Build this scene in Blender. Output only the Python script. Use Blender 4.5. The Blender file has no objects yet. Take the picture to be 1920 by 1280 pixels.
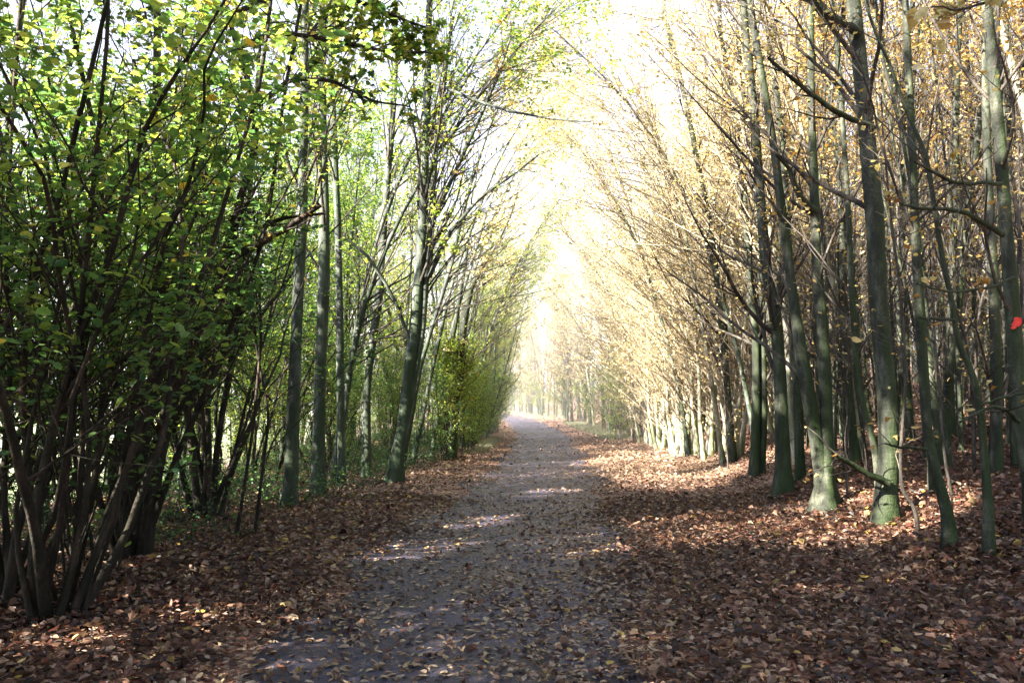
import bpy, math, random
import numpy as np
from mathutils import Vector
RNG = np.random.default_rng(11)
random.seed(5)
sc = bpy.context.scene
COL = sc.collection
PI = math.pi

# ------------------------------------------------------------------ camera geometry
W0, H0, F = 1920.0, 1280.0, 1493.0
CAM = np.array([0.0, 0.0, 1.6])
PITCH = math.atan(125.0 / F)
FWD = np.array([0, math.cos(PITCH), math.sin(PITCH)])
UPV = np.array([0, -math.sin(PITCH), math.cos(PITCH)])
def ray(px, py):
    return F * FWD + (px - 960) * np.array([1.0, 0, 0]) + (640 - py) * UPV
def at_depth(px, py, Y):
    d = ray(px, py); return CAM + d * (Y / d[1])
# path centre line
_cy = np.array([-40, 0, 4.6, 7.1, 10.2, 17.7, 28, 43, 68, 90, 120, 160, 260, 600])
_cx = np.array([-2.0, -.55, -.39, -.26, 0.0, .65, 1.2, 1.75, 0.75, -1.9, -6.5, -13, -34, -115])
_gy = np.linspace(-40, 600, 2561)
_gx = np.interp(_gy, _cy, _cx)
_k = np.hanning(25); _k /= _k.sum()
_gx = np.convolve(np.pad(_gx, 12, mode='edge'), _k, mode='valid')
def cx(y): return np.interp(y, _gy, _gx)
def lowf(x, y):
    return (np.sin(x * .9 + 1.3 * np.sin(y * .37)) * np.sin(y * .71 + 1.1 * np.sin(x * .43)) * .5
            + np.sin(x * 2.3 + y * 1.1) * np.sin(y * 1.9 - x * .7 + 2) * .25)
def g(x, y):
    x = np.asarray(x, float); y = np.asarray(y, float)
    d = x - cx(y)
    r = np.clip(d - 2.4 - .8 * np.clip((y - 13) / 6, 0, 1), 0, None)
    right = 8.0 * (1 - np.exp(-(r * .235) / 8.0)) * np.clip(r / 2.5, .35, 1)
    l = np.clip(-d - 7.5, 0, None)
    left = -3.2 * (1 - np.exp(-(l * .16) ** 1.3 / 2.2))
    berm = .10 * np.exp(-((d + 2.6) / 1.0) ** 2) + .05 * np.exp(-((d - 2.2) / .7) ** 2)
    rough = lowf(x, y) * .05 * np.clip((np.abs(d) - 1.2) / 2, 0.15, 1)
    rut = -.025 * np.exp(-((d - .75) / .28) ** 2) - .025 * np.exp(-((d + .75) / .28) ** 2)
    far = 1.55 * (1 - np.exp(-(np.clip(y - 30, 0, None) / 62) ** 1.5))
    return right + left + berm + rough + rut + far
def on_ground(px, py):
    d = ray(px, py); d = d / d[1]
    t = 2.0
    for _ in range(6000):
        p = CAM + d * t
        if p[2] <= float(g(p[0], p[1])): break
        t += .02
    return p

# ------------------------------------------------------------------ sun
SUN_EL = math.radians(33)
SUN_TRAVEL = np.array([.84, .54])       # horizontal direction the light travels
SUN_TRAVEL = SUN_TRAVEL / np.linalg.norm(SUN_TRAVEL)
LDIR = np.array([SUN_TRAVEL[0] * math.cos(SUN_EL), SUN_TRAVEL[1] * math.cos(SUN_EL), -math.sin(SUN_EL)])
# openings in the left-hand canopy the sun falls through: (point on the ground or trunk, radius)
GAPS = []
def gap(px, py, r, lift=0.0):
    p = on_ground(px, py); p = p + np.array([0, 0, lift]); GAPS.append((p, r))
GAPS2 = []
def keep_mask(P, jit=.35, more=False):
    k = np.ones(len(P), bool)
    for c, r in GAPS + (GAPS2 if more else []):
        v = P - c
        along = v @ LDIR
        perp = np.linalg.norm(v - along[:, None] * LDIR, axis=1)
        k &= ~((perp < r * RNG.uniform(1 - jit, 1 + jit, len(P))) & (along < 0.5))
    return k

# ------------------------------------------------------------------ materials
def new_mat(name):
    m = bpy.data.materials.new(name); m.use_nodes = True
    nt = m.node_tree; nt.nodes.clear()
    return m, nt
class NT:
    def __init__(s, nt): s.nt = nt
    def n(s, t, **kw):
        nd = s.nt.nodes.new(t)
        for k, v in kw.items():
            if k.startswith('i_'): nd.inputs[k[2:].replace('_', ' ')].default_value = v
            else: setattr(nd, k, v)
        return nd
    def l(s, a, b): s.nt.links.new(a, b)
    def ramp(s, fac, stops, interp='LINEAR'):
        r = s.n('ShaderNodeValToRGB'); r.color_ramp.interpolation = interp
        e = r.color_ramp.elements
        while len(e) > 1: e.remove(e[-1])
        e[0].position = stops[0][0]; e[0].color = (*stops[0][1], 1)
        for p, c in stops[1:]:
            q = e.new(p); q.color = (*c, 1)
        s.l(fac, r.inputs[0]); return r.outputs[0]
    def noise(s, vec, scale, detail=4, rough=.55):
        q = s.n('ShaderNodeTexNoise'); q.inputs['Scale'].default_value = scale
        q.inputs['Detail'].default_value = detail; q.inputs['Roughness'].default_value = rough
        s.l(vec, q.inputs['Vector']); return q.outputs['Fac']
    def mapv(s, vec, scale):
        q = s.n('ShaderNodeMapping'); q.inputs['Scale'].default_value = scale
        s.l(vec, q.inputs['Vector']); return q.outputs[0]
    def math(s, op, a, b=None, clamp=False):
        q = s.n('ShaderNodeMath', operation=op, use_clamp=clamp)
        for i, v in enumerate((a, b)):
            if v is None: continue
            if isinstance(v, (int, float)): q.inputs[i].default_value = v
            else: s.l(v, q.inputs[i])
        return q.outputs[0]
    def mix(s, fac, a, b, mode='MIX'):
        q = s.n('ShaderNodeMix', data_type='RGBA', blend_type=mode)
        for i, v in ((0, fac), (6, a), (7, b)):
            if isinstance(v, (int, float)): q.inputs[i].default_value = v
            elif isinstance(v, tuple): q.inputs[i].default_value = (*v, 1)
            else: s.l(v, q.inputs[i])
        return q.outputs[2]

def leaf_mat(name, stops, trans=.45, gain=1.0, rough=.5, under=None):
    m, nt = new_mat(name); T = NT(nt)
    a = T.n('ShaderNodeAttribute', attribute_name='rnd')
    oi = T.n('ShaderNodeObjectInfo')
    geo = T.n('ShaderNodeNewGeometry')
    v = T.math('ADD', a.outputs['Fac'], T.math('MULTIPLY', T.math('SUBTRACT', oi.outputs['Random'], .5), .22))
    c = T.ramp(v, stops)
    nz = T.noise(geo.outputs['Position'], 60, 2)
    c = T.mix(1.0, c, T.ramp(nz, [(.3, (.72 * gain,) * 3), (.7, (1.15 * gain,) * 3)]), 'MULTIPLY')
    if under: c = T.mix(T.math('MULTIPLY', geo.outputs['Backfacing'], .55), c, under)
    d = T.n('ShaderNodeBsdfPrincipled'); T.l(c, d.inputs['Base Color'])
    d.inputs['Roughness'].default_value = rough
    d.inputs['Specular IOR Level'].default_value = .35
    t = T.n('ShaderNodeBsdfTranslucent')
    tc = T.mix(1.0, c, (1.0, 1.0, .62), 'MULTIPLY'); T.l(tc, t.inputs['Color'])
    mx = T.n('ShaderNodeMixShader'); mx.inputs[0].default_value = trans
    T.l(d.outputs[0], mx.inputs[1]); T.l(t.outputs[0], mx.inputs[2])
    o = T.n('ShaderNodeOutputMaterial'); T.l(mx.outputs[0], o.inputs['Surface'])
    return m

def bark_mat(name, dark, mid, pale, moss, moss_h=2.2, moss_amt=1.0, rings=True):
    m, nt = new_mat(name); T = NT(nt)
    geo = T.n('ShaderNodeNewGeometry'); P = geo.outputs['Position']
    tc = T.n('ShaderNodeTexCoord')
    sep = T.n('ShaderNodeSeparateXYZ'); T.l(tc.outputs['Object'], sep.inputs[0])
    n1 = T.noise(T.mapv(P, (5, 5, 1.4)), 1.6, 5, .62)
    n2 = T.noise(T.mapv(P, (10, 10, 26)), 1.0, 4, .6)      # horizontal rings
    n3 = T.noise(P, 55, 3, .6)
    c = T.ramp(n1, [(.34, dark), (.5, mid), (.64, pale)])
    n5 = T.noise(T.mapv(P, (1, 1, .7)), 3.3, 3, .5)
    c = T.mix(T.ramp(n5, [(.52, (0,) * 3), (.60, (.55,) * 3)]), c, tuple(x * .5 for x in dark))
    c = T.mix(T.ramp(n2, [(.55, (0, 0, 0)), (.75, (.55,) * 3)]) if rings else 0.0, c, tuple(x * .45 for x in mid))
    mo = T.noise(T.mapv(P, (1.6, 1.6, .5)), 1.5, 4, .65)
    hfac = T.ramp(T.math('DIVIDE', sep.outputs['Z'], moss_h * 2), [(0, (1,) * 3), (.5, (.5,) * 3), (1, (.12,) * 3)])
    nx = T.n('ShaderNodeSeparateXYZ'); T.l(geo.outputs['Normal'], nx.inputs[0])
    side = T.math('MULTIPLY', T.math('ADD', nx.outputs['X'], T.math('MULTIPLY', nx.outputs['Y'], -.7)), .26)
    mm = T.math('ADD', T.math('MULTIPLY', hfac, .24), T.math('ADD', mo, side))
    mf = T.ramp(mm, [(.58, (0,) * 3), (.86, (moss_amt,) * 3)])
    c = T.mix(mf, c, moss)
    c = T.mix(1.0, c, T.ramp(n3, [(.25, (.6,) * 3), (.7, (1.2,) * 3)]), 'MULTIPLY')
    b = T.n('ShaderNodeBsdfPrincipled'); T.l(c, b.inputs['Base Color']); b.inputs['Roughness'].default_value = .8
    b.inputs['Specular IOR Level'].default_value = .25
    h = T.math('ADD', T.math('MULTIPLY', n2, .4), T.math('ADD', T.math('MULTIPLY', n3, .35), n1))
    bp = T.n('ShaderNodeBump'); bp.inputs['Strength'].default_value = .9; bp.inputs['Distance'].default_value = .025
    T.l(h, bp.inputs['Height']); T.l(bp.outputs[0], b.inputs['Normal'])
    o = T.n('ShaderNodeOutputMaterial'); T.l(b.outputs[0], o.inputs['Surface'])
    return m

M = {}
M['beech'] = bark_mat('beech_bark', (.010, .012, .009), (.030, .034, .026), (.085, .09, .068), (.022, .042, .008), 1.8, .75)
M['beech_pale'] = bark_mat('pale_beech_bark', (.13, .12, .09), (.30, .28, .22), (.48, .46, .38), (.14, .19, .06), 1.0, .6)  # sunlight put into the colour for the bright row; one stem really is pale
M['grey'] = bark_mat('grey_bark', (.022, .025, .022), (.065, .075, .068), (.15, .165, .15), (.028, .055, .016), 1.9, .7)
M['hazel'] = bark_mat('hazel_bark', (.007, .0055, .005), (.024, .018, .014), (.07, .05, .038), (.018, .026, .01), 1.0, .35)
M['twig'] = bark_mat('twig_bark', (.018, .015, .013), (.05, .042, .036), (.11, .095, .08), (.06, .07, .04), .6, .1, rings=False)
M['twig_pale'] = bark_mat('pale_twig_bark', (.14, .11, .07), (.28, .23, .16), (.42, .36, .27), (.16, .18, .08), .6, .1, rings=False)  # twig bark lightened for the bright row, sunlight put into its colour
GREEN = [(0, (.022, .055, .028)), (.3, (.05, .11, .042)), (.55, (.10, .165, .045)), (.75, (.20, .24, .055)), (.9, (.36, .34, .09)), (1, (.42, .27, .04))]
LIME = [(0, (.05, .12, .03)), (.4, (.12, .22, .04)), (.7, (.26, .32, .06)), (1, (.46, .40, .08))]
GOLD = [(0, (.22, .10, .035)), (.3, (.40, .22, .07)), (.6, (.54, .37, .13)), (.85, (.64, .52, .24)), (1, (.62, .55, .30))]
CREAM = [(0, (.46, .29, .13)), (.4, (.62, .49, .26)), (.75, (.70, .63, .40)), (1, (.72, .69, .52))]
LITTER = [(0, (.016, .010, .012)), (.16, (.036, .015, .015)), (.36, (.085, .028, .020)), (.56, (.18, .058, .034)), (.70, (.30, .13, .085)),
          (.82, (.50, .32, .22)), (.91, (.66, .52, .38)), (.96, (.66, .44, .08)), (1, (.72, .58, .16))]
M['leaf_green'] = leaf_mat('hazel_leaves', GREEN, .6, gain=2.0)
M['leaf_lime'] = leaf_mat('lime_leaves', LIME, .6, gain=1.3)
M['leaf_gold'] = leaf_mat('golden_leaves', GOLD, .5)
M['leaf_cream'] = leaf_mat('pale_autumn_leaves', CREAM, .5)
M['litter'] = leaf_mat('fallen_leaves', LITTER, .12, gain=.45, rough=.45, under=(.27, .17, .12))

def ground_mat():
    m, nt = new_mat('leafy_soil'); T = NT(nt)
    geo = T.n('ShaderNodeNewGeometry'); P = geo.outputs['Position']
    vo = T.n('ShaderNodeTexVoronoi'); vo.inputs['Scale'].default_value = 17; T.l(P, vo.inputs['Vector'])
    vo2 = T.n('ShaderNodeTexVoronoi'); vo2.inputs['Scale'].default_value = 29
    T.l(T.mapv(P, (1.0, 1.3, 1)), vo2.inputs['Vector'])
    s1 = T.n('ShaderNodeSeparateColor'); T.l(vo.outputs['Color'], s1.inputs[0])
    s2 = T.n('ShaderNodeSeparateColor'); T.l(vo2.outputs['Color'], s2.inputs[0])
    c1 = T.ramp(s1.outputs[0], LITTER[:7]); c2 = T.ramp(s2.outputs[0], LITTER[:6])
    c = T.mix(.5, c1, c2)
    big = T.noise(P, .5, 3)
    c = T.mix(T.ramp(big, [(.35, (.0,) * 3), (.7, (.5,) * 3)]), c, (.03, .022, .018))
    # open pasture beyond the trees on the left
    sx = T.n('ShaderNodeSeparateXYZ'); T.l(P, sx.inputs[0])
    f = T.math('MULTIPLY', T.math('ADD', sx.outputs['X'], 16.0), -.12, clamp=True)
    gr = T.ramp(T.noise(P, .25, 4), [(.3, (.10, .14, .04)), (.7, (.24, .27, .10))])
    c = T.mix(f, c, gr)
    b = T.n('ShaderNodeBsdfPrincipled'); T.l(c, b.inputs['Base Color']); b.inputs['Roughness'].default_value = .75
    bp = T.n('ShaderNodeBump'); bp.inputs['Strength'].default_value = .8; bp.inputs['Distance'].default_value = .03
    T.l(T.math('ADD', vo.outputs['Distance'], vo2.outputs['Distance']), bp.inputs['Height']); T.l(bp.outputs[0], b.inputs['Normal'])
    o = T.n('ShaderNodeOutputMaterial'); T.l(b.outputs[0], o.inputs['Surface'])
    return m
def path_mat():
    m, nt = new_mat('damp_path_earth'); T = NT(nt)
    geo = T.n('ShaderNodeNewGeometry'); P = geo.outputs['Position']
    n1 = T.noise(P, 1.1, 5, .6); n2 = T.noise(P, 14, 6, .7); n3 = T.noise(P, 85, 3, .7)
    c = T.ramp(n1, [(.3, (.017, .016, .034)), (.55, (.039, .037, .070)), (.75, (.085, .078, .115))])  # blue of the reflected sky put into the mud colour
    c = T.mix(1.0, c, T.ramp(n2, [(.3, (.5,) * 3), (.68, (1.35,) * 3)]), 'MULTIPLY')
    vo = T.n('ShaderNodeTexVoronoi'); vo.inputs['Scale'].default_value = 34; T.l(P, vo.inputs['Vector'])
    sv = T.n('ShaderNodeSeparateColor'); T.l(vo.outputs['Color'], sv.inputs[0])
    fl = T.ramp(sv.outputs[1], [(.86, (0,) * 3), (.88, (.75,) * 3)], 'LINEAR')
    c = T.mix(fl, c, (.10, .06, .045))
    b = T.n('ShaderNodeBsdfPrincipled'); T.l(c, b.inputs['Base Color'])
    T.l(T.ramp(n1, [(.35, (.36,) * 3), (.65, (.6,) * 3)]), b.inputs['Roughness'])
    b.inputs['Specular IOR Level'].default_value = .4
    bp = T.n('ShaderNodeBump'); bp.inputs['Strength'].default_value = 1.0; bp.inputs['Distance'].default_value = .04
    T.l(T.math('ADD', n2, T.math('MULTIPLY', n3, .35)), bp.inputs['Height']); T.l(bp.outputs[0], b.inputs['Normal'])
    o = T.n('ShaderNodeOutputMaterial'); T.l(b.outputs[0], o.inputs['Surface'])
    return m
def plain_mat(name, c0, c1, scale=8, rough=.8):
    m, nt = new_mat(name); T = NT(nt)
    geo = T.n('ShaderNodeNewGeometry')
    c = T.ramp(T.noise(geo.outputs['Position'], scale, 4), [(.35, c0), (.65, c1)])
    b = T.n('ShaderNodeBsdfPrincipled'); T.l(c, b.inputs['Base Color']); b.inputs['Roughness'].default_value = rough
    o = T.n('ShaderNodeOutputMaterial'); T.l(b.outputs[0], o.inputs['Surface'])
    return m
M['ground'] = ground_mat(); M['path'] = path_mat()
M['grass'] = plain_mat('verge_grass', (.15, .15, .09), (.30, .32, .20), 3)
M['red'] = plain_mat('red_marking_paint', (.55, .015, .012), (.78, .05, .03), 60, .6)
M['wood'] = plain_mat('torn_wood', (.28, .17, .10), (.48, .32, .20), 40)

# ------------------------------------------------------------------ mesh building
class MB:
    def __init__(s): s.v = []; s.f = []; s.m = []; s.r = []; s.n = 0
    def add(s, V, Fq, mat=0, rnd=None):
        if len(V) == 0: return
        s.v.append(V.reshape(-1, 3)); s.f.append(Fq + s.n); s.n += len(s.v[-1])
        s.m.append(np.full(len(Fq), mat, np.int32))
        s.r.append(np.full(len(Fq), .5) if rnd is None else rnd)
    def build(s, name, mats, parent=None, origin=(0, 0, 0), smooth=True):
        V = np.concatenate(s.v) - np.asarray(origin, float); Q = np.concatenate(s.f)
        me = bpy.data.meshes.new(name)
        me.vertices.add(len(V)); me.vertices.foreach_set('co', V.astype(np.float32).ravel())
        me.loops.add(Q.size); me.loops.foreach_set('vertex_index', Q.astype(np.int32).ravel())
        me.polygons.add(len(Q)); me.polygons.foreach_set('loop_start', np.arange(0, Q.size, 4, dtype=np.int32))
        me.polygons.foreach_set('loop_total', np.full(len(Q), 4, np.int32))
        me.polygons.foreach_set('material_index', np.concatenate(s.m))
        me.polygons.foreach_set('use_smooth', np.full(len(Q), smooth))
        me.update(calc_edges=True)
        a = me.attributes.new('rnd', 'FLOAT', 'FACE'); a.data.foreach_set('value', np.concatenate(s.r).astype(np.float32))
        for m in mats: me.materials.append(m)
        o = bpy.data.objects.new(name, me); COL.objects.link(o)
        if parent is not None: o.parent = parent
        return o
def unit(v): return v / np.maximum(np.linalg.norm(v, axis=-1, keepdims=True), 1e-9)
def tubes(mb, P, R, n=5, mat=0, lob=None):
    """P [N,K,3], R [N,K] swept as open tubes"""
    N, K, _ = P.shape
    if N == 0: return
    T = np.empty_like(P); T[:, 1:-1] = P[:, 2:] - P[:, :-2]; T[:, 0] = P[:, 1] - P[:, 0]; T[:, -1] = P[:, -1] - P[:, -2]
    T = unit(T)
    ref = np.where(np.abs(T[:, :1, 2:3]) > .8, np.array([1.0, 0.1, 0]), np.array([0, 0, 1.0])) * np.ones((N, K, 1))
    U = unit(np.cross(T, ref)); Vv = np.cross(T, U)
    a = np.arange(n) * 2 * PI / n
    rr = R[:, :, None] * np.ones(n)
    if lob is not None: rr = rr * lob(a, P, R)
    V = P[:, :, None] + rr[..., None] * (np.cos(a)[:, None] * U[:, :, None] + np.sin(a)[:, None] * Vv[:, :, None])
    i = np.arange(N)[:, None, None] * K * n; k = np.arange(K - 1)[None, :, None] * n; j = np.arange(n)[None, None, :]
    j2 = (j + 1) % n
    Fq = np.stack([i + k + j, i + k + j2, i + k + n + j2, i + k + n + j], -1).reshape(-1, 4)
    mb.add(V, Fq, mat)
def spawn(P, R, count, tr, ang, L, K, bias=(0, 0, 0), curl=.05, jit=.12, rr=.55, rmin=.002, tpow=1.0, taper=.25, rmax=1.0):
    """count branches from every polyline of P; ang in degrees (lo, hi); L (lo, hi) lengths in metres"""
    N, K0, _ = P.shape
    idx = np.repeat(np.arange(N), count); n = len(idx)
    if n == 0: return np.zeros((0, K, 3)), np.zeros((0, K))
    u = tr[0] + (tr[1] - tr[0]) * RNG.random(n) ** tpow
    t = u * (K0 - 1.001); i = t.astype(int); f = (t - i)[:, None]
    pos = P[idx, i] * (1 - f) + P[idx, i + 1] * f
    d = unit(P[idx, i + 1] - P[idx, i])
    r = R[idx, i] * (1 - f[:, 0]) + R[idx, i + 1] * f[:, 0]
    v = RNG.normal(size=(n, 3)); v -= (v * d).sum(1, keepdims=True) * d; v = unit(v)
    a = np.radians(RNG.uniform(ang[0], ang[1], n))[:, None]
    d = unit(np.cos(a) * d + np.sin(a) * v + np.asarray(bias))
    ln = RNG.uniform(L[0], L[1], n) * (1.1 - .55 * u)
    Q = np.empty((n, K, 3)); Q[:, 0] = pos
    st = (ln / (K - 1))[:, None]
    for k in range(1, K):
        d = unit(d + RNG.normal(size=(n, 3)) * jit + np.array([0, 0, curl]))
        Q[:, k] = Q[:, k - 1] + d * st
    r0 = np.clip(r * rr * RNG.uniform(.7, 1.0, n), rmin, rmax)
    RR = r0[:, None] * np.linspace(1, taper, K)[None]; RR = np.maximum(RR, rmin * .6)
    return Q, RR
CARVE = None
OFFS = 0
def carve_mask(P):
    if CARVE is None: return np.ones(len(P), bool)
    s = (P[:, 2] - 1.6) / P[:, 1]
    lim = CARVE + .20 * np.clip((s - .28) / .14, 0, 1) + RNG.normal(size=len(P)) * .012
    return P[:, 0] < lim * P[:, 1]
def leaves(mb, P, count, size, mat=1, tilt=.7, rnd=None, detail=False, droop=.25, aspect=.62, spread=.05, cull=False, zlo=None):
    N, K, _ = P.shape
    if N == 0 or count == 0: return
    n = int(count)
    idx = RNG.integers(0, N, n); t = RNG.random(n) ** .7 * (K - 1.001); i = t.astype(int); f = (t - i)[:, None]
    pos = P[idx, i] * (1 - f) + P[idx, i + 1] * f + RNG.normal(size=(n, 3)) * spread
    if cull: pos = pos[keep_mask(pos + OFFS, more=not isinstance(OFFS, int))]
    pos = pos[carve_mask(pos)]
    if zlo is not None:
        pos = pos[pos[:, 2] > zlo + RNG.random(len(pos)) * 1.0]
    n = len(pos)
    if n == 0: return
    leaf_quads(mb, pos, RNG.uniform(size[0], size[1], n), mat, tilt, rnd(pos) if rnd else RNG.random(n), detail, droop, aspect)
def leaf_quads(mb, pos, Ls, mat, tilt, rv, detail, droop=.25, aspect=.62, fold=.22):
    n = len(pos)
    az = RNG.random(n) * 2 * PI
    X = np.stack([np.cos(az), np.sin(az), -droop + RNG.normal(size=n) * .35 * tilt], -1); X = unit(X)
    nrm = unit(np.stack([RNG.normal(size=n) * tilt, RNG.normal(size=n) * tilt, np.ones(n)], -1))
    Y = unit(np.cross(nrm, X)); Z = np.cross(X, Y)
    L = Ls[:, None]; Wd = L * aspect * RNG.uniform(.6, 1.35, (n, 1))
    fz = Z * L * fold * np.where(RNG.random((n, 1)) < .22, 2.6, 1) * RNG.uniform(-.5, 1.2, (n, 1))
    if not detail:
        V = np.stack([pos, pos + X * L * .45 + Y * Wd * .5 + fz, pos + X * L, pos + X * L * .45 - Y * Wd * .5 + fz], 1)
        Fq = (np.arange(n) * 4)[:, None] + np.arange(4)
        mb.add(V, Fq, mat, rv)
    else:
        cz = -Z * L * RNG.uniform(-.3, .34, (n, 1)) + Y * Wd * RNG.normal(size=(n, 1)) * .18
        V = np.stack([pos, pos + X * L * .3 + Y * Wd * .5 + fz, pos + X * L * .72 + Y * Wd * .38 + fz + cz * .4, pos + X * L + cz,
                      pos + X * L * .72 - Y * Wd * .38 + fz + cz * .4, pos + X * L * .3 - Y * Wd * .5 + fz], 1)
        b = (np.arange(n) * 6)[:, None]
        Fq = np.concatenate([b + np.array([0, 3, 2, 1]), b + np.array([0, 5, 4, 3])])
        mb.add(V, Fq, mat, np.concatenate([rv, rv]))

def resample(pts, rad, K, wob=.0):
    pts = np.asarray(pts, float); rad = np.asarray(rad, float)
    s = np.r_[0, np.cumsum(np.linalg.norm(np.diff(pts, axis=0), axis=1))]
    u = np.linspace(0, s[-1], K)
    # Catmull-like smoothing: dense linear, then blur
    D = 400; ud = np.linspace(0, s[-1], D)
    q = np.stack([np.interp(ud, s, pts[:, c]) for c in range(3)], -1); r = np.interp(ud, s, rad)
    w = max(5, int(D / len(pts) * .7)) | 1
    k = np.hanning(w + 2)[1:-1]; k /= k.sum(); h = w // 2
    def sm(a):
        lo = 2 * a[0] - a[1:h + 1][::-1]; hi = 2 * a[-1] - a[-h - 1:-1][::-1]
        return np.convolve(np.r_[lo, a, hi], k, mode='valid')
    q = np.stack([sm(q[:, c]) for c in range(3)], -1)
    P = np.stack([np.interp(u, ud, q[:, c]) for c in range(3)], -1); R = np.interp(u, ud, r)
    if wob: P[1:] += RNG.normal(size=(K - 1, 3)) * wob
    return P[None], R[None]

# ------------------------------------------------------------------ tagging
def tag(o, label=None, cat=None, group=None, kind=None):
    if label: o['label'] = label
    if cat: o['category'] = cat
    if group: o['group'] = group
    if kind: o['kind'] = kind
    return o
def empty(name, loc, label, cat, group=None):
    o = bpy.data.objects.new(name, None); COL.objects.link(o); o.location = loc
    o.empty_display_size = .3
    return tag(o, label, cat, group)
def copy_tree(o):
    c = o.copy(); COL.objects.link(c)
    for ch in o.children:
        k = ch.copy(); COL.objects.link(k); k.parent = c
    return c

# openings (pixels of the photo) where the sun reaches the ground or the trunks
for a in [(1235, 850, .9), (1200, 862, .7), (1160, 866, .6), (1130, 870, .5), (1275, 843, .9), (1245, 868, .5), (1225, 888, .5), (1205, 895, .35), (1045, 922, .4), (1010, 930, .3), (940, 970, .3), (900, 985, .34), (850, 1020, .34), (800, 1032, .3), (750, 1045, .3)]:
    gap(a[0], a[1], a[2] * (1.5 if a[0] > 1100 else 1.1))
for px, py, z, r in [(1210, 840, 1.5, .9), (1250, 842, 2.0, 1.0), (1290, 845, 2.4, 1.0), (1240, 842, 3.6, 1.2), (1280, 845, 4.4, 1.2), (1220, 840, 5.4, 1.3), (1300, 845, 5.8, 1.0), (1330, 850, 3.4, .5), (1250, 842, 7.2, 1.3), (1190, 835, 6.8, 1.2), (1290, 845, 8.8, 1.3)]:
    gap(px, py, r, z)

for px, py, Y, r in [(100, 120, 6.5, 1.0), (260, 60, 6.5, .9), (330, 230, 7, .8), (480, 100, 6.5, 1.0), (650, 60, 6, 1.0), (780, 60, 6, .9), (600, 250, 13, 1.3), (820, 200, 15, 1.6), (900, 330, 16, 1.3), (60, 320, 6.5, .5), (20, 60, 6.5, .9), (60, 200, 6.5, .8), (200, 260, 6.5, .7), (400, 180, 7, .9), (180, 170, 6.5, .8), (560, 330, 12, 1.0)]:
    GAPS2.append((at_depth(px, py, Y), r))

# ------------------------------------------------------------------ the setting
def sheet(name, xs, ys, mat, lift=0.0, follow=False):
    mb = MB()
    X, Y = np.meshgrid(xs, ys)
    if follow: X = X + cx(Y)
    Z = g(X, Y) + lift
    V = np.stack([X, Y, Z], -1).reshape(-1, 3)
    nx, ny = len(xs), len(ys)
    i = np.arange(ny - 1)[:, None] * nx + np.arange(nx - 1)[None]
    Fq = np.stack([i, i + 1, i + 1 + nx, i + nx], -1).reshape(-1, 4)
    mb.add(V, Fq); return mb.build(name, [mat])
xs = np.unique(np.concatenate([np.linspace(-12, 16, 141), -12 - np.geomspace(.3, 1500, 40), 16 + np.geomspace(.3, 1500, 40)]))
ys = np.unique(np.concatenate([np.linspace(-10, 45, 276), 45 + np.geomspace(.3, 2500, 60), -10 - np.geomspace(.5, 600, 14)]))
tag(sheet('ground', xs, ys, M['ground']), kind='structure')
# trodden path: a strip with a wandering edge
mb = MB()
py_ = np.concatenate([np.arange(-8, 40, .12), np.arange(40, 260, 1.0)])
wl = 1.45 + .22 * np.sin(py_ * .8) + .12 * np.sin(py_ * 2.3 + 1); wr = 1.35 + .2 * np.sin(py_ * .63 + 2) + .12 * np.sin(py_ * 1.9)
u = np.linspace(0, 1, 41)
X = cx(py_)[:, None] - wl[:, None] + (wl + wr)[:, None] * u[None]; Y = py_[:, None] * np.ones_like(X)
edge = np.minimum(u, 1 - u)[None]
bumps = (np.sin(X * 9.1 + Y * 3.3) * np.sin(Y * 7.7 - X * 2.1) * .010 + np.sin(X * 23 + Y * 11) * np.sin(Y * 19 - X * 9) * .005 + RNG.normal(size=X.shape) * .0035)
Z = g(X, Y) + .016 + bumps * (edge > .02) - .03 * (edge < .01)
i = np.arange(len(py_) - 1)[:, None] * 41 + np.arange(40)[None]
mb.add(np.stack([X, Y, Z], -1).reshape(-1, 3), np.stack([i, i + 1, i + 42, i + 41], -1).reshape(-1, 4))
tag(mb.build('path', [M['path']]), kind='structure')

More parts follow.
